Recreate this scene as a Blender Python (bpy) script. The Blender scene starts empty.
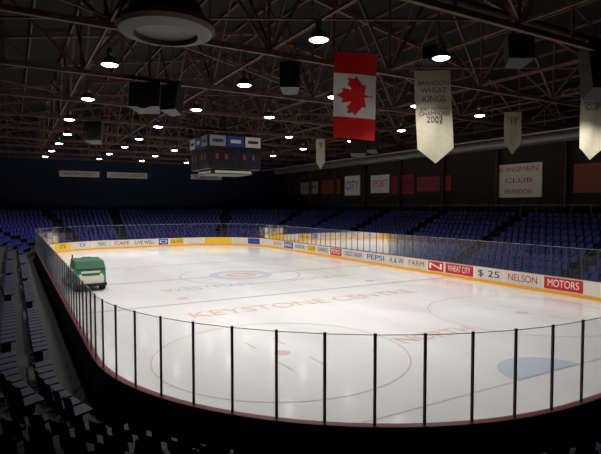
import bpy, math, random
from mathutils import Vector, Matrix
random.seed(4)
S=bpy.context.scene
S.view_settings.view_transform='Standard'
S.view_settings.look='None'

# ------------------------------------------------------------ materials
def lin(c):
    return tuple(((x/255)/12.92 if x/255<=0.04045 else ((x/255+0.055)/1.055)**2.4) for x in c)
def mat(name,col,rough=.6,metal=0,emit=None,es=1.0,noise=0,nscale=3.0,spec=.5):
    m=bpy.data.materials.new(name); m.use_nodes=True
    nt=m.node_tree; b=nt.nodes['Principled BSDF']
    c=lin(col)
    b.inputs['Base Color'].default_value=(*c,1)
    b.inputs['Roughness'].default_value=rough
    b.inputs['Metallic'].default_value=metal
    b.inputs['Specular IOR Level'].default_value=spec
    if noise:
        tc=nt.nodes.new('ShaderNodeTexCoord'); n=nt.nodes.new('ShaderNodeTexNoise')
        n.inputs['Scale'].default_value=nscale; n.inputs['Detail'].default_value=5
        r=nt.nodes.new('ShaderNodeValToRGB')
        r.color_ramp.elements[0].position=.3; r.color_ramp.elements[1].position=.7
        r.color_ramp.elements[0].color=(*[x*(1-noise) for x in c],1)
        r.color_ramp.elements[1].color=(*[min(1,x*(1+noise)) for x in c],1)
        nt.links.new(tc.outputs['Object'],n.inputs['Vector'])
        nt.links.new(n.outputs['Fac'],r.inputs['Fac'])
        nt.links.new(r.outputs['Color'],b.inputs['Base Color'])
    if emit:
        b.inputs['Emission Color'].default_value=(*lin(emit),1)
        b.inputs['Emission Strength'].default_value=es
    return m

def ice_mat():
    m=bpy.data.materials.new('ice'); m.use_nodes=True
    nt=m.node_tree; b=nt.nodes['Principled BSDF']
    tc=nt.nodes.new('ShaderNodeTexCoord')
    n=nt.nodes.new('ShaderNodeTexNoise'); n.inputs['Scale'].default_value=.12; n.inputs['Detail'].default_value=6
    mp=nt.nodes.new('ShaderNodeMapping'); mp.inputs['Scale'].default_value=(2.2,.7,1)
    r=nt.nodes.new('ShaderNodeValToRGB')
    r.color_ramp.elements[0].position=.3; r.color_ramp.elements[1].position=.7
    r.color_ramp.elements[0].color=(.66,.655,.645,1); r.color_ramp.elements[1].color=(.80,.79,.775,1)
    nt.links.new(tc.outputs['Object'],mp.inputs['Vector']); nt.links.new(mp.outputs[0],n.inputs['Vector'])
    nt.links.new(n.outputs['Fac'],r.inputs['Fac']); nt.links.new(r.outputs['Color'],b.inputs['Base Color'])
    n2=nt.nodes.new('ShaderNodeTexNoise'); n2.inputs['Scale'].default_value=1.6; n2.inputs['Detail'].default_value=5
    mr=nt.nodes.new('ShaderNodeMapRange'); mr.inputs['To Min'].default_value=.05; mr.inputs['To Max'].default_value=.2
    nt.links.new(mp.outputs[0],n2.inputs['Vector']); nt.links.new(n2.outputs['Fac'],mr.inputs['Value'])
    nt.links.new(mr.outputs[0],b.inputs['Roughness'])
    b.inputs['Specular IOR Level'].default_value=.5
    return m
def glass_mat():
    m=bpy.data.materials.new('acrylic_glass'); m.use_nodes=True
    nt=m.node_tree; nt.nodes.clear()
    o=nt.nodes.new('ShaderNodeOutputMaterial'); mx=nt.nodes.new('ShaderNodeMixShader')
    t=nt.nodes.new('ShaderNodeBsdfTransparent'); t.inputs[0].default_value=(.94,.96,.955,1)
    g=nt.nodes.new('ShaderNodeBsdfGlossy'); g.inputs['Roughness'].default_value=.06
    fr=nt.nodes.new('ShaderNodeFresnel'); fr.inputs[0].default_value=1.3
    # faint scuffed haze
    df=nt.nodes.new('ShaderNodeBsdfTranslucent'); df.inputs[0].default_value=(.8,.82,.85,1)
    m2=nt.nodes.new('ShaderNodeMixShader'); m2.inputs[0].default_value=.035
    nt.links.new(t.outputs[0],m2.inputs[1]); nt.links.new(df.outputs[0],m2.inputs[2])
    nt.links.new(fr.outputs[0],mx.inputs[0]); nt.links.new(m2.outputs[0],mx.inputs[1]); nt.links.new(g.outputs[0],mx.inputs[2])
    nt.links.new(mx.outputs[0],o.inputs[0]); return m

M={}
M['ice']=ice_mat(); M['glass']=glass_mat()
M['edge']=mat('glass_edge',(190,200,200),.3)
M['white']=mat('board_white',(220,214,200),.4)
M['yellow']=mat('kickplate_yellow',(232,160,12),.5)
M['cap']=mat('cap_rail_red',(105,26,34),.5)
M['darkout']=mat('board_outer',(16,18,28),.6)
M['post']=mat('post_metal',(60,64,84),.45,.2)
M['black']=mat('black_paint',(11,11,13),.6)
M['blackrub']=mat('rubber',(10,10,10),.8)
M['conc']=mat('concrete',(22,20,23),.85,noise=.3,nscale=2)
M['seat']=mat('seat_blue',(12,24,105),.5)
M['seatshade']=mat('seat_blue_shaded',(10,15,48),.6)  # same blue seats; dimmer light on left and near stands put into colour
M['seatleg']=mat('seat_bracket',(16,16,20),.6)
M['roof']=mat('roof_deck',(13,9,8),.9,noise=.4,nscale=1.2,spec=.2)
M['steel']=mat('truss_steel',(78,54,42),.75,noise=.25,nscale=2,spec=.3)
M['duct']=mat('duct_metal',(105,98,94),.45,.4)
M['wallr']=mat('wall_brown',(34,21,22),.85,noise=.25,nscale=.6)
M['wallb']=mat('wall_blue',(11,18,54),.8,noise=.2,nscale=.5)
M['walld']=mat('wall_dark',(18,16,21),.85,noise=.2,nscale=.5)
M['bell']=mat('lamp_reflector',(110,110,112),.35,.7)
M['glow']=mat('lamp_glow',(255,255,255),.5,emit=(255,250,240),es=16)
M['red']=mat('sign_red',(125,20,24),.55)
M['adred']=mat('ad_red',(190,22,26),.55)
M['flagred']=mat('flag_red',(222,14,12),.7)
M['flagwhite']=mat('flag_white',(225,222,218),.7)
M['cloth']=mat('banner_cloth',(160,153,134),.8,noise=.08,nscale=4)
M['signw']=mat('sign_white',(208,202,190),.5)
M['signd']=mat('sign_grey',(150,146,142),.6)
M['signb']=mat('sign_blue',(34,62,150),.5)
M['signy']=mat('sign_yellow',(232,188,30),.5)
M['signo']=mat('sign_orange',(124,56,30),.6)
M['txtd']=mat('lettering_dark',(34,26,44),.6)
M['txtr']=mat('lettering_red',(170,24,30),.6)
M['txtb']=mat('lettering_blue',(22,44,140),.6)
M['txtw']=mat('lettering_white',(230,230,225),.6)
M['amber']=mat('display_amber',(60,25,5),.5,emit=(255,120,60),es=.06)
M['linered']=mat('ice_line_red',(212,186,182),.18)
M['lineblue']=mat('ice_line_blue',(186,192,204),.18)
M['crease']=mat('crease_blue',(188,198,213),.18)
M['icetext']=mat('ice_lettering',(216,190,178),.18)
M['green']=mat('machine_green',(18,120,72),.4)
M['greend']=mat('machine_dark_green',(14,84,54),.45)

# ------------------------------------------------------------ mesh builder
class MB:
    def __init__(s): s.v=[];s.f=[];s.m=[];s.mats=[]
    def mi(s,k):
        if k not in s.mats: s.mats.append(k)
        return s.mats.index(k)
    def face(s,pts,k):
        b=len(s.v); s.v+= [tuple(p) for p in pts]; s.f.append(tuple(range(b,b+len(pts)))); s.m.append(s.mi(k))
    def hexa(s,c,k):  # 8 corners: bottom 4, top 4
        b=len(s.v); s.v+=[tuple(p) for p in c]; i=s.mi(k)
        for q in((0,3,2,1),(4,5,6,7),(0,1,5,4),(1,2,6,5),(2,3,7,6),(3,0,4,7)):
            s.f.append(tuple(b+x for x in q)); s.m.append(i)
    def box(s,c,d,k,rz=0,taper=1.0):
        cx,cy,cz=c; a,b_,h=d[0]/2,d[1]/2,d[2]/2; C,Sn=math.cos(rz),math.sin(rz); pts=[]
        for z,t in((-h,1),(h,taper)):
            for x,y in((-a,-b_),(a,-b_),(a,b_),(-a,b_)):
                x*=t;y*=t
                pts.append((cx+x*C-y*Sn,cy+x*Sn+y*C,cz+z))
        s.hexa(pts,k)
    def beam(s,p0,p1,w,h,k):
        p0=Vector(p0);p1=Vector(p1); d=(p1-p0).normalized()
        up=Vector((0,0,1)) if abs(d.z)<.95 else Vector((1,0,0))
        r=d.cross(up).normalized(); u=r.cross(d)
        pts=[]
        for p in(p0,p1):
            for a,b in((-1,-1),(1,-1),(1,1),(-1,1)): pts.append(p+r*a*w/2+u*b*h/2)
        s.hexa(pts,k)
    def tube(s,p0,p1,r,k,n=12,r1=None,caps=True):
        p0=Vector(p0);p1=Vector(p1); d=(p1-p0).normalized(); r1=r if r1 is None else r1
        up=Vector((0,0,1)) if abs(d.z)<.95 else Vector((1,0,0))
        a=d.cross(up).normalized(); b=a.cross(d); base=len(s.v); i=s.mi(k)
        for p,rr in((p0,r),(p1,r1)):
            for j in range(n):
                t=2*math.pi*j/n; s.v.append(tuple(p+a*math.cos(t)*rr+b*math.sin(t)*rr))
        for j in range(n):
            s.f.append((base+j,base+(j+1)%n,base+n+(j+1)%n,base+n+j)); s.m.append(i)
        if caps:
            s.f.append(tuple(base+j for j in range(n))[::-1]); s.m.append(i)
            s.f.append(tuple(base+n+j for j in range(n))); s.m.append(i)
    def lathe(s,prof,c,k,n=24):
        base=len(s.v)
        for r,z in prof:
            for j in range(n):
                t=2*math.pi*j/n; s.v.append((c[0]+r*math.cos(t),c[1]+r*math.sin(t),c[2]+z))
        for a in range(len(prof)-1):
            kk=k[a] if isinstance(k,list) else k
            i=s.mi(kk)
            for j in range(n):
                s.f.append((base+a*n+j,base+a*n+(j+1)%n,base+(a+1)*n+(j+1)%n,base+(a+1)*n+j)); s.m.append(i)
    def disc(s,c,r,k,n=24,r0=0):
        if r0<=0: s.face([(c[0]+r*math.cos(2*math.pi*j/n),c[1]+r*math.sin(2*math.pi*j/n),c[2]) for j in range(n)],k)
        else: s.lathe([(r,0),(r0,0)],c,k,n)
    def build(s,name,parent=None,smooth=False):
        me=bpy.data.meshes.new(name); me.from_pydata(s.v,[],s.f)
        for k in s.mats: me.materials.append(M[k])
        me.polygons.foreach_set('material_index',s.m)
        if smooth: me.polygons.foreach_set('use_smooth',[True]*len(s.f))
        me.update()
        o=bpy.data.objects.new(name,me); S.collection.objects.link(o)
        if parent: o.parent=parent
        return o
def empty(name,loc=(0,0,0)):
    e=bpy.data.objects.new(name,None); e.location=loc; S.collection.objects.link(e); return e
def text(name,body,org,ax,ay,size,k,parent=None,width=None,ext=0.0):
    cu=bpy.data.curves.new(name,'FONT'); cu.body=body; cu.size=size; cu.align_x='CENTER'; cu.align_y='CENTER'; cu.extrude=ext
    cu.materials.append(M[k])
    o=bpy.data.objects.new(name,cu); S.collection.objects.link(o)
    ax=Vector(ax).normalized(); ay=Vector(ay).normalized(); az=ax.cross(ay)
    sx=1
    if width:
        bpy.context.view_layer.update(); 
        if o.dimensions.x>1e-3: sx=width/o.dimensions.x
    m=Matrix(((ax.x*sx,ay.x,az.x,org[0]),(ax.y*sx,ay.y,az.y,org[1]),(ax.z*sx,ay.z,az.z,org[2]),(0,0,0,1)))
    o.matrix_world=m
    if parent:
        o.parent=parent; o.matrix_parent_inverse=Matrix.Translation(parent.location).inverted()
    return o

# ------------------------------------------------------------ rink outline (metres; y runs down the rink)
V0,V1,U0,U1,R=2.0,28.0,6.2,64.0,8.5
LS=U1-U0-2*R; LE=V1-V0-2*R; LC=math.pi*R/2
TOT=2*LS+2*LE+4*LC
def P(t):
    t%=TOT
    def arc(cx,cy,a0,tt):
        a=math.radians(a0)-tt/R; n=(math.cos(a),math.sin(a)); return (cx+R*n[0],cy+R*n[1]),n
    if t<LS: return (V0,U0+R+t),(-1,0)
    t-=LS
    if t<LC: return arc(V0+R,U1-R,180,t)
    t-=LC
    if t<LE: return (V0+R+t,U1),(0,1)
    t-=LE
    if t<LC: return arc(V1-R,U1-R,90,t)
    t-=LC
    if t<LS: return (V1,U1-R-t),(1,0)
    t-=LS
    if t<LC: return arc(V1-R,U0+R,0,t)
    t-=LC
    if t<LE: return (V1-R-t,U0),(0,-1)
    t-=LE
    return arc(V0+R,U0+R,-90,t)
T_FL=LS; T_FAR=LS+LC; T_FR=T_FAR+LE; T_RS=T_FR+LC; T_NR=T_RS+LS; T_NE=T_NR+LC; T_NL=T_NE+LE
def knots(step):
    ks=[]; 
    for a,L in((0,LS),(T_FL,LC),(T_FAR,LE),(T_FR,LC),(T_RS,LS),(T_NR,LC),(T_NE,LE),(T_NL,LC)):
        n=max(2,round(L/step)); n+=n%2
        ks+=[a+L*i/n for i in range(n)]
    return ks
def off(t,s,z):
    p,n=P(t); return (p[0]+n[0]*s,p[1]+n[1]*s,z)
def sweep(mb,prof,ks,keys,closed=True):
    N=len(ks)
    for i in range(N if closed else N-1):
        a,b=ks[i],ks[(i+1)%N]
        for j in range(len(prof)-1):
            (s0,z0),(s1,z1)=prof[j],prof[j+1]
            mb.face([off(b,s0,z0),off(a,s0,z0),off(a,s1,z1),off(b,s1,z1)],keys[j])

K=knots(.95); K2=knots(.48)
# ---------------- floor + ice
mb=MB(); mb.box((15,35.15,-.15),(49.2,80.9,.2),'conc'); mb.build('floor')
mb=MB(); mb.face([off(t,-.013,.0) for t in K2][::-1],'ice')
ice=mb.build('ice_rink')
def strip(name,v0,v1,u0,u1,k,z=.006):
    m=MB(); m.face([(v0,u0,z),(v1,u0,z),(v1,u1,z),(v0,u1,z)],k); return m.build(name,ice)
def halfw(u):
    d=0
    if u<U0+R: d=R-math.sqrt(max(0,R*R-(U0+R-u)**2))
    if u>U1-R: d=R-math.sqrt(max(0,R*R-(u-U1+R)**2))
    return d+.03
uc=(U0+U1)/2
strip('center_line',V0+.02,V1-.02,uc-.15,uc+.15,'linered')
for b in(-8.8,8.8): strip('blue_line',V0+.02,V1-.02,uc+b-.15,uc+b+.15,'lineblue')
for g,sg in((U0+3.4,1),(U1-3.4,-1)):
    h=halfw(g); strip('goal_line',V0+h,V1-h,g-.03,g+.03,'linered')
    m=MB(); n=20
    m.face([(14.7+1.6*math.cos(math.pi*j/n),g+sg*(.05+1.5*math.sin(math.pi*j/n)),.008) for j in range(n+1)][::sg],'crease')
    m.build('goal_crease',ice)
    for sv in(-6.7,6.7):
        m=MB(); m.disc((15+sv,g+sg*6.1,.007),4.55,'linered',64,4.49); m.disc((15+sv,g+sg*6.1,.007),.3,'linered')
        for q in(-1,1):
            m.box((15+sv+q*.6,g+sg*6.1+1.4,.007),(.05,1.0,.001),'linered'); m.box((15+sv+q*.6,g+sg*6.1-1.4,.007),(.05,1.0,.001),'linered')
        m.build('faceoff_circle',ice)
m=MB(); m.disc((15,uc,.010),4.55,'lineblue',64,4.45); m.disc((15,uc,.010),2.4,'crease',40,1.7); m.disc((15,uc,.010),1.2,'icetext',40,.6); m.build('center_circle',ice)
for sv in(-6.7,6.7):
    for b in(-7.3,7.3):
        m=MB(); m.disc((15+sv,uc+b,.007),.35,'linered'); m.build('faceoff_dot',ice)
text('ice_lettering','KEYSTONE CENTRE',(14.3,23.2,.012),(1,0,0),(0,1,0),1.7,'icetext',ice,width=14)
text('ice_lettering','WESTMAN',(11,30.8,.012),(1,0,0),(0,1,0),1.8,'crease',ice,width=6)
text('ice_lettering','HOCKEY',(19.5,30.8,.012),(1,0,0),(0,1,0),1.6,'icetext',ice,width=5)
text('ice_lettering','NORTH',(15,14.8,.012),(1,0,0),(0,1,0),1.3,'icetext',ice,width=4)

# ---------------- boards and glass
rb=empty('rink_boards')
mb=MB(); sweep(mb,[(-.012,.0),(-.012,.2),(0,.2),(0,1.05),(.13,1.05),(.13,0)],K2,['yellow','yellow','white','white','darkout']); mb.build('dasher_panels',rb)
mb=MB(); sweep(mb,[(-.02,1.05),(-.02,1.08),(.15,1.08),(.15,1.04),(-.02,1.05)],K2,['cap']*4); mb.build('cap_rail',rb)
rg=empty('rink_glass')
mb=MB(); me_=MB(); mp=MB()
ZG=2.83
for i in range(len(K)):
    a,b=K[i],K[(i+1)%len(K)]
    A=Vector(off(a,.065,0));B=Vector(off(b,.065,0)); d=(B-A).normalized()
    A2=A+d*.03;B2=B-d*.03
    mb.face([B2+Vector((0,0,1.1)),A2+Vector((0,0,1.1)),A2+Vector((0,0,ZG)),B2+Vector((0,0,ZG))],'glass')
    me_.beam(A2+Vector((0,0,ZG)),B2+Vector((0,0,ZG)),.014,.012,'edge')
    mp.beam(A+Vector((0,0,1.09)),A+Vector((0,0,ZG+.03)),.045,.045,'post')
mb.build('glass_panels',rg); me_.build('glass_edges',rg); mp.build('glass_posts',rg)

# ---------------- advertising boards
def ad(t0,t1,k,txt=None,tk='txtd',sz=.5,z0=.27,z1=.98):
    n=max(1,int((t1-t0)/.4)); m=MB()
    for i in range(n):
        a=t0+(t1-t0)*i/n;b=t0+(t1-t0)*(i+1)/n
        m.face([off(a,-.02,z0),off(b,-.02,z0),off(b,-.02,z1),off(a,-.02,z1)],k)
    o=m.build('advertising_board')
    if txt:
        tm=(t0+t1)/2; p,nn=P(tm); ax=(nn[1],-nn[0],0)
        text('lettering',txt,off(tm,-.035,(z0+z1)/2),ax,(0,0,1),sz,tk,o,width=min((t1-t0)*.8,99))
def tu(u): return T_RS+(U1-R-u)   # right side: y -> t
side=[(55.4,52.6,'signw','ROYAL','txtr'),(52.4,50.2,'signb','BANK','txtw'),(50,47.2,'signw','ARENA','txtd'),(47,45.2,'signy','CO-OP','txtb'),
(45,42.6,'signw','SUNRISE','txtd'),(42.4,40.4,'adred','FORD','txtw'),(40.2,36.8,'signw','CREDIT UNION','txtb'),(36.6,33.6,'signw','PEPSI','txtb'),(33.4,31.2,'signw','A & W','txtd'),
(31.0,28.8,'signw','FARM','txtr'),(28.6,27.0,'adred','N','txtw'),(26.8,24.2,'adred','WHEAT CITY','txtw'),(24.0,21.8,'signw','$ 25','txtd'),(21.6,19.0,'signw','NELSON','txtr'),(18.8,16.4,'adred','MOTORS','txtw')]
for a,b,k,tx,tk in side: ad(tu(a),tu(b),k,tx,tk,.62)
far=[(T_FAR-10,T_FAR-7.6,'signw','RANCH','txtd'),(T_FAR-7.4,T_FAR-5,'signy','WESTERN','txtd'),(T_FAR-4.8,T_FAR-2.4,'signw','STORE','txtb'),(T_FAR-2.2,T_FAR-.1,'signw','CANADA','txtd'),
(T_FAR+.1,T_FAR+2.2,'signw','CAFE','txtr'),(T_FAR+2.4,T_FAR+5.4,'signw','LIVE WELL','txtd'),(T_FAR+5.6,T_FAR+6.8,'signb','O','txtw'),(T_FAR+7,T_FAR+8.9,'signy','GLASS','txtd'),
(T_FR+.2,T_FR+2.4,'signw',None,''),(T_FR+2.6,T_FR+6.2,'signy',None,''),(T_FR+6.4,T_FR+8.4,'signw',None,''),(T_FR+8.6,T_FR+10.6,'signb',None,''),(T_FR+10.8,T_FR+13.2,'signw',None,'')]
for a,b,k,tx,tk in far: ad(a,b,k,tx,tk,.6)

# ---------------- grandstand ring
NR=10; D=.85; RI=.38; S0=.85; Z0=.45
prof=[(S0,-.04)];keys=[]
for k in range(NR):
    z=Z0+RI*k; prof+=[(S0+D*k,z),(S0+D*(k+1),z)]; keys+=['conc','conc']
ZC=Z0+RI*NR
SE=S0+D*NR
prof+=[(SE,ZC),(11.4,ZC)]; keys+=['conc','conc']
mb=MB()
# last step extended to rectangular walls
sweep(mb,prof[:-1],K2,keys[:-1])
WL,WR,WN,WF=V0-11.4,V1+11.4,U0-11.4,U1+11.4
def wallhit(t):
    p,n=P(t); best=1e9
    for c,i in((WL+.02,0),(WR-.02,0),(WN+.02,1),(WF-.02,1)):
        if abs(n[i])>1e-6:
            d=(c-p[i])/n[i]
            if d>0: best=min(best,d)
    return (p[0]+n[0]*best,p[1]+n[1]*best,ZC)
for i in range(len(K2)):
    a,b=K2[i],K2[(i+1)%len(K2)]
    mb.face([off(a,SE,ZC),off(b,SE,ZC),wallhit(b),wallhit(a)],'conc')
mb.build('grandstand')

# seats
def seat(mb,px,py,z,n,K_='seat'):
    # n = outward direction (seat faces -n)
    rx,ry=-n[1],n[0]
    def q(a,b,c): return (px+rx*a+n[0]*b,py+ry*a+n[1]*b,z+c)
    w=.23
    # pan (tilting slab)
    mb.hexa([q(-w,-.22,.40),q(w,-.22,.40),q(w,.18,.36),q(-w,.18,.36),q(-w,-.22,.45),q(w,-.22,.45),q(w,.18,.41),q(-w,.18,.41)],K_)
    # curved back: three facets, narrowed at the top
    cols=[(-w,.16),(-w*.5,.21),(w*.5,.21),(w,.16)]
    for j in range(3):
        (a0,b0),(a1,b1)=cols[j],cols[j+1]
        for c0,c1,l0,l1,f0,f1 in((.38,.70,0,.06,1,1),(.70,.80,.06,.08,1,.86)):
            mb.face([q(a0*f0,b0+l0,c0),q(a1*f0,b1+l0,c0),q(a1*f1,b1+l1,c1),q(a0*f1,b0+l1,c1)],K_)
    mb.face([q(-.03,.0,0),q(.03,.0,0),q(.03,.0,.40),q(-.03,.0,.40)],'seatleg')
    mb.face([q(0,-.1,0),q(0,.16,0),q(0,.16,.40),q(0,-.1,.40)],'seatleg')
segs=[('left',0,LS,0),('far_left',T_FL,LC,1),('far',T_FAR,LE,0),('far_right',T_FR,LC,1),('right',T_RS,LS,0),('near_right',T_NR,LC,1),('near',T_NE,LE,0),('near_left',T_NL,LC,1)]
for nm,t0,L,cur in segs:
    mb=MB(); KK='seatshade' if nm in('left','near_left','near') else 'seat'
    for k in range(NR):
        s=S0+D*k+.50; z=Z0+RI*k
        if k==NR-1 and nm in('near_left','near'): continue
        LL=L*((R+s)/R if cur else 1); n=int(LL/.56)
        for j in range(n):
            x=(j+.5)/n*LL
            fr=x/LL
            # aisles
            if nm=='near':
                if abs(x-7.4)<.6: continue
            elif not cur and abs(((x+3)%9.0)-4.5)<.6: continue
            if cur and (abs(fr-.33)*LL<.65 or abs(fr-.75)*LL<.65): continue
            t=t0+L*fr; p,nn=P(t)
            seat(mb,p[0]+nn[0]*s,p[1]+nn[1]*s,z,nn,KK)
    mb.build('stadium_seating')

# aisle handrails
def rail(t,s0,s1,off_t=0):
    m=MB()
    def z(s): return Z0+RI*max(0,math.floor((s-S0)/D))
    def zl(s): return Z0+RI*(s-S0)/D
    p0=off(t,s0,zl(s0)+.75);p1=off(t,s1,zl(s1)+.75)
    m.tube(p0,p1,.022,'post',8); m.tube(off(t,s0,zl(s0)+.4),off(t,s1,zl(s1)+.4),.016,'post',8)
    s=s0
    while s<=s1+.01:
        m.tube(off(t,s,z(s)),off(t,s,zl(s)+.75),.02,'post',8); s+=(s1-s0)/3
    m.build('aisle_handrail')
for tt in (T_NE+7.4,T_NR+LC*.75,T_NR+LC*.33,T_RS+1.5+9,T_RS+19.5,T_RS+28.5,T_RS+37.5): rail(tt,1.3,5.8)

# ---------------- walls, roof
XL,XR,YN,YF=WL,WR,WN,WF; RW=12.8; RP=17.2; XC=(XL+XR)/2
mb=MB(); mb.box((XL-.1,(YN+YF)/2,RW/2),(.2,YF-YN+.4,RW),'walld'); mb.build('wall_left')
mb=MB(); mb.box((XR+.1,(YN+YF)/2,RW/2),(.2,YF-YN+.4,RW),'wallr'); mb.build('wall_right')
def gable(y,k,name):
    m=MB(); pts=[(XL,0),(XR,0),(XR,RW),(XC,RP),(XL,RW)]
    m.face([(a,y,b) for a,b in pts],k); m.face([(a,y+(.2 if y>0 else -.2),b) for a,b in pts],k); m.build(name)
gable(YF,'wallb','wall_far'); gable(YN,'walld','wall_near')
mb=MB()
for a,b in((XL-.3,XC),(XC,XR+.3)):
    za=RW-.05 if a<XC-1 else RP; zb=RP if b<XC+1 else RW-.05
    mb.hexa([(a,YN-.3,za+.05),(b,YN-.3,zb+.05),(b,YF+.3,zb+.05),(a,YF+.3,za+.05),(a,YN-.3,za+.25),(b,YN-.3,zb+.25),(b,YF+.3,zb+.25),(a,YF+.3,za+.25)],'roof')
mb.build('ceiling')
def ztop(x): return RW+(RP-RW)*(1-abs(x-XC)/(XR-XC))-.2
BC=11.3
ty=[YN+3+6.7*i for i in range(12)]
ty=[y for y in ty if y<YF-.5]
for y in ty:
    m=MB(); N=16; xs=[XL+.1+(XR-XL-.2)*i/N for i in range(N+1)]
    for i in range(N):
        m.beam((xs[i],y,BC),(xs[i+1],y,BC),.16,.2,'steel')
        m.beam((xs[i],y,ztop(xs[i])),(xs[i+1],y,ztop(xs[i+1])),.16,.2,'steel')
        if i%2==0: m.beam((xs[i],y,BC),(xs[i+1],y,ztop(xs[i+1])),.1,.12,'steel')
        else: m.beam((xs[i],y,ztop(xs[i])),(xs[i+1],y,BC),.1,.12,'steel')
        m.beam((xs[i],y,BC),(xs[i],y,ztop(xs[i])),.08,.1,'steel')
    m.build('roof_truss')
# purlins
m=MB()
for i in range(25):
    x=XL+.6+(XR-XL-1.2)*i/24
    m.beam((x,YN,ztop(x)+.12),(x,YF,ztop(x)+.12),.09,.14,'steel')
m.build('roof_purlins')
# longitudinal bracing
for x in(-4,3,9,15,21,27,34):
    m=MB()
    for a,b in zip(ty[:-1],ty[1:]):
        c=(a+b)/2
        m.beam((x,a,BC+.15),(x,b,BC+.15),.09,.1,'steel')
        m.beam((x,a,BC+.1),(x,c,ztop(x)-.1),.08,.09,'steel'); m.beam((x,c,ztop(x)-.1),(x,b,BC+.1),.08,.09,'steel')
    m.build('longitudinal_bracing')
m=MB()
for i,(a,b) in enumerate(zip(ty[:-1],ty[1:])):
    for x0,x1 in((-9,3),(3,15),(15,27),(27,39)):
        if (i+int(x0/6))%2: m.beam((x0,a,BC+.25),(x1,b,BC+.25),.06,.06,'steel')
        else: m.beam((x1,a,BC+.25),(x0,b,BC+.25),.06,.06,'steel')
m.build('cross_bracing')
# columns along the right & left walls
for y in ty:
    for x in(XL+.3,XR-.3):
        m=MB(); m.box((x,y,(ZC+RW)/2),(.12,.3,RW-ZC),'steel'); m.box((x,y-.15,(ZC+RW)/2),(.34,.04,RW-ZC),'steel'); m.box((x,y+.15,(ZC+RW)/2),(.34,.04,RW-ZC),'steel')
        m.box((x,y,ZC+.035),(.45,.45,.06),'steel'); m.build('steel_column')

# ducts
def duct(name,p0,p1,r,rings=2.5):
    m=MB(); m.tube(p0,p1,r,'duct',20); a=Vector(p0);b=Vector(p1);L=(b-a).length;d=(b-a)/L;t=rings
    while t<L-.3:
        m.tube(a+d*t,a+d*(t+.08),r+.03,'duct',20); m.tube(a+d*(t+.04),a+d*(t+.04)+Vector((0,0,1.0+r)),.015,'black',6); t+=rings
    m.build(name,smooth=False)
duct('ventilation_duct',(36,2,10.5),(36,70,10.5),.42)
duct('ventilation_duct',(-6,12.4,12.15),(22,12.4,12.15),.24)
duct('sprinkler_pipe',(31,2,10.2),(31,70,10.2),.08)

# ---------------- lamps
def lamp(x,y,z=10.45,power=1230,top=BC,bright=True):
    e=empty('high_bay_lamp',(x,y,z))
    m=MB(); c=(0,0,0)
    m.lathe([(.33,0),(.32,.05),(.27,.16),(.18,.27),(.10,.33),(.09,.34),(.11,.35),(.11,.58),(.05,.62),(.0,.62)],c,'bell',20)
    m.lathe([(.33,0),(.30,.02),(.24,.15),(.15,.25),(.0,.26)],c,'bell',20)
    m.tube((0,0,.6),(0,0,top-z),.015,'black',6); m.build('reflector_housing',e,True)
    # convex prismatic lens below the rim
    m=MB(); m.lathe([(.28,.01),(.25,-.015),(.2,-.035),(.12,-.05),(.0,-.055)],c,'glow',20); m.build('lens',e,True)
    L=bpy.data.lights.new('bulb','SPOT'); L.energy=power; L.color=(1,.965,.925); L.spot_size=math.radians(134); L.spot_blend=.8; L.shadow_soft_size=.12
    o=bpy.data.objects.new('bulb',L); S.collection.objects.link(o); o.parent=e; o.location=(0,0,-.22)
us=[13.2,19.9,26.7,33.4,40.1,46.8,53.5,60]
for v,lst in((3.4,us[1:]),(8.6,us),(13.2,us),(18.6,us[1:]),(23.6,us)):
    for u in lst:
        if v==13.2 and abs(u-33.4)<1 : continue
        lamp(v+random.uniform(-.3,.3),u+random.uniform(-.3,.3))

# ---------------- flag
def inpoly(x,y,pg):
    c=False;j=len(pg)-1
    for i in range(len(pg)):
        xi,yi=pg[i];xj,yj=pg[j]
        if (yi>y)!=(yj>y) and x<(xj-xi)*(y-yi)/(yj-yi)+xi: c=not c
        j=i
    return c
half=[(0,1),(.17,.67),(.24,.64),(.40,.73),(.31,.20),(.36,.17),(.60,.44),(.68,.33),(.95,.39),(.88,.10),(.91,.04),(1.05,-.03),(.60,-.40),(.57,-.46),(.62,-.62),(.12,-.54),(.05,-.58),(.04,-1.0)]
leaf=half+[(-x,y) for x,y in half[::-1]]
FW,FH=1.82,3.55; nx,ny=74,144
fe=empty('canadian_flag',(12.5,17.0,11.6)); fe.rotation_euler=(0,math.radians(2),math.radians(-24))
vs=[];fs=[];ms=[]
for j in range(ny+1):
    for i in range(nx+1):
        x=(i/nx-.5)*FW; z=-j/ny*FH
        w=.05*math.sin(i/nx*9+z*.7)*(.4+.6*j/ny)+.04*math.sin(z*2.2+i/nx*3)
        vs.append((x*(1-.03*j/ny)+.03*math.sin(z*1.3),w,z+.03*math.sin(i/nx*5)*j/ny))
for j in range(ny):
    for i in range(nx):
        a=j*(nx+1)+i; fs.append((a,a+1,a+nx+2,a+nx+1))
        X=((i+.5)/nx-.5)*FW; Zc=(.5-(j+.5)/ny)*FH
        red=abs(Zc)>FH*.25
        # leaf tip to the left, stem to the right
        if not red and inpoly(Zc/.78,-X/.78,leaf): red=True
        ms.append(0 if red else 1)
me=bpy.data.meshes.new('flag_cloth'); me.from_pydata(vs,[],fs); me.materials.append(M['flagred']); me.materials.append(M['flagwhite'])
me.polygons.foreach_set('material_index',ms); me.polygons.foreach_set('use_smooth',[True]*len(fs))
o=bpy.data.objects.new('flag_cloth',me); S.collection.objects.link(o); o.parent=fe
m=MB(); m.tube((-FW/2-.08,0,.02),(FW/2+.08,0,.02),.03,'black',8)
for q in(-.8,.8): m.tube((q,0,.02),(q,0,.9),.01,'black',5)
m.build('hanging_rod',fe)

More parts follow.
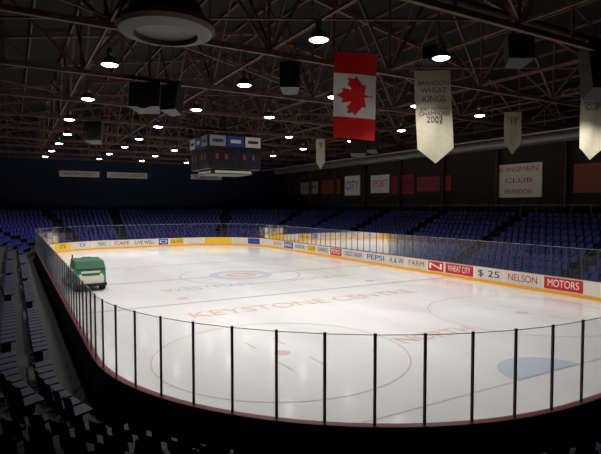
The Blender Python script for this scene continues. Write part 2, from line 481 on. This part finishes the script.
# ---------------- banners
def banner(x,y,ztop_,w,h,lines,rot=-22,tilt=0,point=.16):
    e=empty('championship_banner',(x,y,ztop_)); e.rotation_euler=(0,math.radians(tilt),math.radians(rot))
    n=16; vs=[];fs=[]
    rows=20
    for j in range(rows+1):
        for i in range(n+1):
            f=i/n-.5; hb=h*(1-point*abs(f)*2)
            vs.append((f*w,.03*math.sin(i/n*7+j*.2),-hb*j/rows))
    for j in range(rows):
        for i in range(n):
            a=j*(n+1)+i; fs.append((a,a+1,a+n+2,a+n+1))
    me=bpy.data.meshes.new('banner_cloth'); me.from_pydata(vs,[],fs); me.materials.append(M['cloth']); me.polygons.foreach_set('use_smooth',[True]*len(fs))
    o=bpy.data.objects.new('banner_cloth',me); S.collection.objects.link(o); o.parent=e
    m=MB(); m.tube((-w/2-.05,0,.02),(w/2+.05,0,.02),.025,'black',8)
    for q in(-w*.4,w*.4): m.tube((q,0,.02),(q,0,max(.1,BC-ztop_)),.01,'black',5)
    m.build('hanging_rod',e)
    zz=-h*.14
    for tx,sz,k in lines:
        cu=bpy.data.curves.new('lettering','FONT'); cu.body=tx; cu.size=sz; cu.align_x='CENTER'; cu.align_y='CENTER'; cu.materials.append(M[k])
        t=bpy.data.objects.new('lettering',cu); S.collection.objects.link(t); t.parent=e; t.location=(0,-.045,zz); t.rotation_euler=(math.pi/2,0,0); zz-=sz*1.1
banner(14.45,14.65,10.6,1.5,3.65,[('BRANDON',.26,'txtd'),('WHEAT',.3,'txtd'),('KINGS',.34,'txtd'),('EAST DIVISION',.17,'txtd'),('CHAMPIONS',.22,'txtd'),('2002',.34,'txtd')],tilt=-3)
banner(26.8,20.3,11.0,1.15,2.6,[('HOCKEY',.22,'txtd'),('19',.5,'txtd')],point=.28)
banner(25.0,14.4,11.05,1.25,3.5,[('BRANDON',.22,'txtd'),('MEMORIAL',.2,'txtd'),('CUP',.4,'txtd')],tilt=1)
banner(24.0,38.0,11.2,.8,2.7,[('KINGS',.2,'txtd'),('9',.6,'txtd')],point=.25)

# ---------------- speakers
def speaker(x,y,z,w,h,d,rz=-30):
    e=empty('hanging_loudspeaker',(x,y,z)); e.rotation_euler=(math.radians(-12),0,math.radians(rz))
    m=MB(); a,b=w/2,d/2
    m.hexa([(-a,-b,-h/2),(a,-b,-h/2),(a*.7,b,-h/2),(-a*.7,b,-h/2),(-a,-b,h/2),(a,-b,h/2),(a*.7,b,h/2),(-a*.7,b,h/2)],'black'); m.build('cabinet',e)
    m=MB(); m.tube((0,-b-.02,-h*.2),(0,-b+.02,-h*.2),w*.33,'blackrub',20); m.tube((0,-b-.02,h*.27),(0,-b+.02,h*.27),w*.2,'blackrub',20)
    m.build('driver_cones',e)
    m=MB()
    for q in(-a*.7,a*.7): m.beam((q,0,h/2),(q,0,BC-z),.03,.03,'black')
    m.build('suspension_rods',e)
speaker(9.9,18.0,10.45,.8,1.1,.7)
speaker(14.0,14.2,10.95,.9,.5,.6)
speaker(5.6,24.0,10.3,1.4,1.2,.9); speaker(6.9,24.3,10.4,.9,1.3,.8,-50)
speaker(4.8,35,10.0,1.1,1.3,.8)
speaker(17.2,12.9,11.3,1.0,1.0,.8)
speaker(21.9,29.6,9.7,1.2,1.6,.9); speaker(22.8,29.0,9.8,.9,1.3,.9,-60)
speaker(20.2,11.3,10.6,1.6,2.0,1.2); speaker(26,15.0,11.2,1.3,.9,.8)

# ceiling fan drum, upper left
m=MB(); m.lathe([(0,1.3),(.35,1.3),(.4,.95),(1.1,.85),(1.2,.5),(1.5,.3),(1.55,.12),(1.45,0),(1.0,-.1),(.95,.05),(.5,.1),(0,.1)],(4.4,16.2,10.8),['duct','duct','black','black','steel','steel','steel','black','black','black','black'],32)
for a in range(4):
    t=a*math.pi/2+.4; m.tube((4.4+.9*math.cos(t),16.2+.9*math.sin(t),11.6),(4.4+.9*math.cos(t),16.2+.9*math.sin(t),ztop(4.4)),.02,'black',6)
m.build('ceiling_exhaust_fan')

# ---------------- scoreboard
sx,sy=14.0,35.6
sb=empty('center_hung_scoreboard',(sx,sy,9))
m=MB(); A=4.0
m.box((0,0,-.35),(A,A,1.5),'black'); m.box((0,0,.85),(A+.1,A+.1,.95),'black'); m.box((0,0,-1.3),(A*.8,A*.8,.3),'black')
m.box((0,0,1.36),(A*.9,A*.9,.08),'steel')
for a in(-1,1):
    for b in(-1,1): m.beam((a*1.7,b*1.7,1.35),(a*1.7,b*1.7,BC-9),.05,.05,'steel')
m.build('housing',sb)
def onface(f,a,z,w,h,k,name,eps=.03,base=A/2+.05):
    m=MB()
    if f==0: pts=[(a-w/2,-base-eps,z-h/2),(a+w/2,-base-eps,z-h/2),(a+w/2,-base-eps,z+h/2),(a-w/2,-base-eps,z+h/2)]
    elif f==1: pts=[(base+eps,a-w/2,z-h/2),(base+eps,a+w/2,z-h/2),(base+eps,a+w/2,z+h/2),(base+eps,a-w/2,z+h/2)]
    elif f==2: pts=[(-base-eps,a+w/2,z-h/2),(-base-eps,a-w/2,z-h/2),(-base-eps,a-w/2,z+h/2),(-base-eps,a+w/2,z+h/2)]
    else: pts=[(a+w/2,base+eps,z-h/2),(a-w/2,base+eps,z-h/2),(a-w/2,base+eps,z+h/2),(a+w/2,base+eps,z+h/2)]
    m.face(pts,k); return m.build(name,sb)
for f in range(4):
    onface(f,-1.35,.85,1.2,.75,'signd','sponsor_panel'); onface(f,0,.85,1.25,.75,'signb','sponsor_panel'); onface(f,1.35,.85,1.2,.75,'signw','sponsor_panel')
    onface(f,-1.35,.85,.8,.22,'signb','sponsor_logo',eps=.045); onface(f,0,.85,.8,.25,'signw','sponsor_logo',eps=.045); onface(f,1.35,.85,.8,.2,'txtd','sponsor_logo',eps=.045)
    onface(f,-1.0,-.3,1.7,1.1,'walld','display',base=A/2); onface(f,1.0,-.3,1.7,1.1,'wallb','display',base=A/2)
    for a in(-1.4,-.7,.7,1.4): onface(f,a,-.25,.22,.38,'amber','digit',eps=.05,base=A/2)
    onface(f,0,-1.3,2.8,.18,'signw','light_strip',base=A*.4)

# ---------------- wall signs
def wsign_far(v0,v1,z0,z1,k,tx,tk,y=None):
    y=YF if y is None else y
    m=MB(); m.box(((v0+v1)/2,y-.07,(z0+z1)/2),(v1-v0,.1,z1-z0),k); o=m.build('wall_sign')
    if tx: text('lettering',tx,((v0+v1)/2,y-.14,(z0+z1)/2),(1,0,0),(0,0,1),(z1-z0)*.7,tk,o,width=(v1-v0)*.8)
def wsign_r(u0,u1,z0,z1,k,tx,tk,lines=1):
    m=MB(); m.box((XR-.07,(u0+u1)/2,(z0+z1)/2),(.1,u1-u0,z1-z0),k); o=m.build('wall_sign')
    if tx:
        L=tx.split('|'); h=(z1-z0)/len(L)
        for i,t in enumerate(L): text('lettering',t,(XR-.14,(u0+u1)/2,z1-h*(i+.5)),(0,-1,0),(0,0,1),h*.6,tk,o,width=(u1-u0)*(.85 if i==0 else .6))
wsign_far(5.7,10.8,9.2,10.0,'signw','WESTERN CREDIT','txtd'); wsign_far(11.8,17.4,9.2,10.0,'signw','HOCKEY LEAGUE','txtd'); wsign_far(24,29,9.3,10.1,'signw','ARENA','txtb')
wsign_r(26.8,31.4,6.0,9.0,'signw','KINSMEN|CLUB|BRANDON','txtr')
wsign_r(21.0,24.0,6.3,8.6,'signo','','txtd')
wsign_r(37,42.0,6.8,8.4,'red','KEYSTONE','txtd'); wsign_r(42.5,46.4,6.6,8.8,'red','RAIDERS','txtd'); wsign_r(46.8,50.3,6.8,9.0,'signw','SPORT','txtr')
wsign_r(52.6,56,6.6,9.2,'signw','CITY','txtb'); wsign_r(57.2,62,6.9,8.9,'signo','','txtd'); wsign_r(63,68,7,8.8,'signd','TEAM','txtd')
# concourse guard wall/rail at top of the right stand
m=MB()
m.beam((SE+V1+.1,14,ZC+1.05),(SE+V1+.1,56,ZC+1.05),.06,.06,'post')
y=14
while y<=56: m.beam((SE+V1+.1,y,ZC),(SE+V1+.1,y,ZC+1.05),.04,.04,'post'); y+=1.5
m.build('concourse_railing')

# ---------------- ice resurfacer
zb=empty('ice_resurfacer',(4.0,34.5,0.0)); zb.rotation_euler=(0,0,math.radians(4))
m=MB()
m.box((0,0,.62),(1.75,3.4,.5),'green'); m.box((0,-.7,1.12),(1.75,1.9,.55),'green')          # chassis, snow tank lower
m.hexa([(-.88,-1.65,1.4),(.88,-1.65,1.4),(.88,.2,1.4),(-.88,.2,1.4),(-.8,-1.45,1.85),(.8,-1.45,1.85),(.8,.2,1.95),(-.8,.2,1.95)],'greend')
m.box((0,-1.72,.72),(1.5,.06,.5),'signw'); m.box((.89,-.6,1.15),(.02,1.5,.35),'signw'); m.box((-.89,-.6,1.15),(.02,1.5,.35),'signw')
m.box((0,-1.66,1.38),(1.6,.04,.06),'black'); m.box((0,-1.67,1.2),(1.1,.04,.12),'signw')
m.box((0,-1.78,.42),(1.8,.12,.18),'blackrub')
m.box((0,1.1,1.0),(1.6,1.2,.35),'green')
m.build('body',zb)
m=MB()
for sx_ in(-.78,.78):
    for yy in(-1.05,1.0):
        m.tube((sx_-.14,yy,.40),(sx_+.14,yy,.40),.39,'blackrub',20); m.tube((sx_-.15,yy,.40),(sx_+.15,yy,.40),.18,'signw',14)
m.build('wheels',zb)
m=MB(); m.box((.3,1.0,1.3),(.5,.5,.12),'black'); m.box((.3,1.27,1.6),(.5,.1,.55),'black'); m.tube((.3,.35,1.3),(.3,.55,1.75),.03,'black',8)
m.tube((.3,.53,1.74),(.3,.57,1.77),.2,'black',16)
m.build('driver_station',zb)
m=MB(); m.box((0,2.15,.28),(2.1,.8,.4),'duct'); m.box((0,2.1,.6),(1.6,.5,.25),'green'); m.beam((-.6,1.6,.8),(-.6,2.3,.4),.08,.08,'black'); m.beam((.6,1.6,.8),(.6,2.3,.4),.08,.08,'black'); m.build('conditioner',zb)
m=MB()
for q in(-.6,.6): m.tube((q,-1.74,1.0),(q,-1.68,1.0),.1,'signw',14)
m.tube((-.7,.3,1.9),(-.7,.3,2.15),.04,'black',8); m.tube((.88,-.2,.95),(.98,-.2,.95),.28,'blackrub',16)
m.build('headlights',zb)

# ---------------- world + camera
w=bpy.data.worlds.new('world'); S.world=w; w.use_nodes=True
w.node_tree.nodes['Background'].inputs[0].default_value=(.01,.012,.02,1); w.node_tree.nodes['Background'].inputs[1].default_value=.3
cam=bpy.data.cameras.new('camera'); cam.lens=29.95; cam.sensor_width=36; cam.clip_end=300; cam.clip_start=.05
co=bpy.data.objects.new('camera',cam); S.collection.objects.link(co); S.camera=co
co.location=(0,0,5.3); co.rotation_euler=(math.radians(90-2.5),0,math.radians(-30))
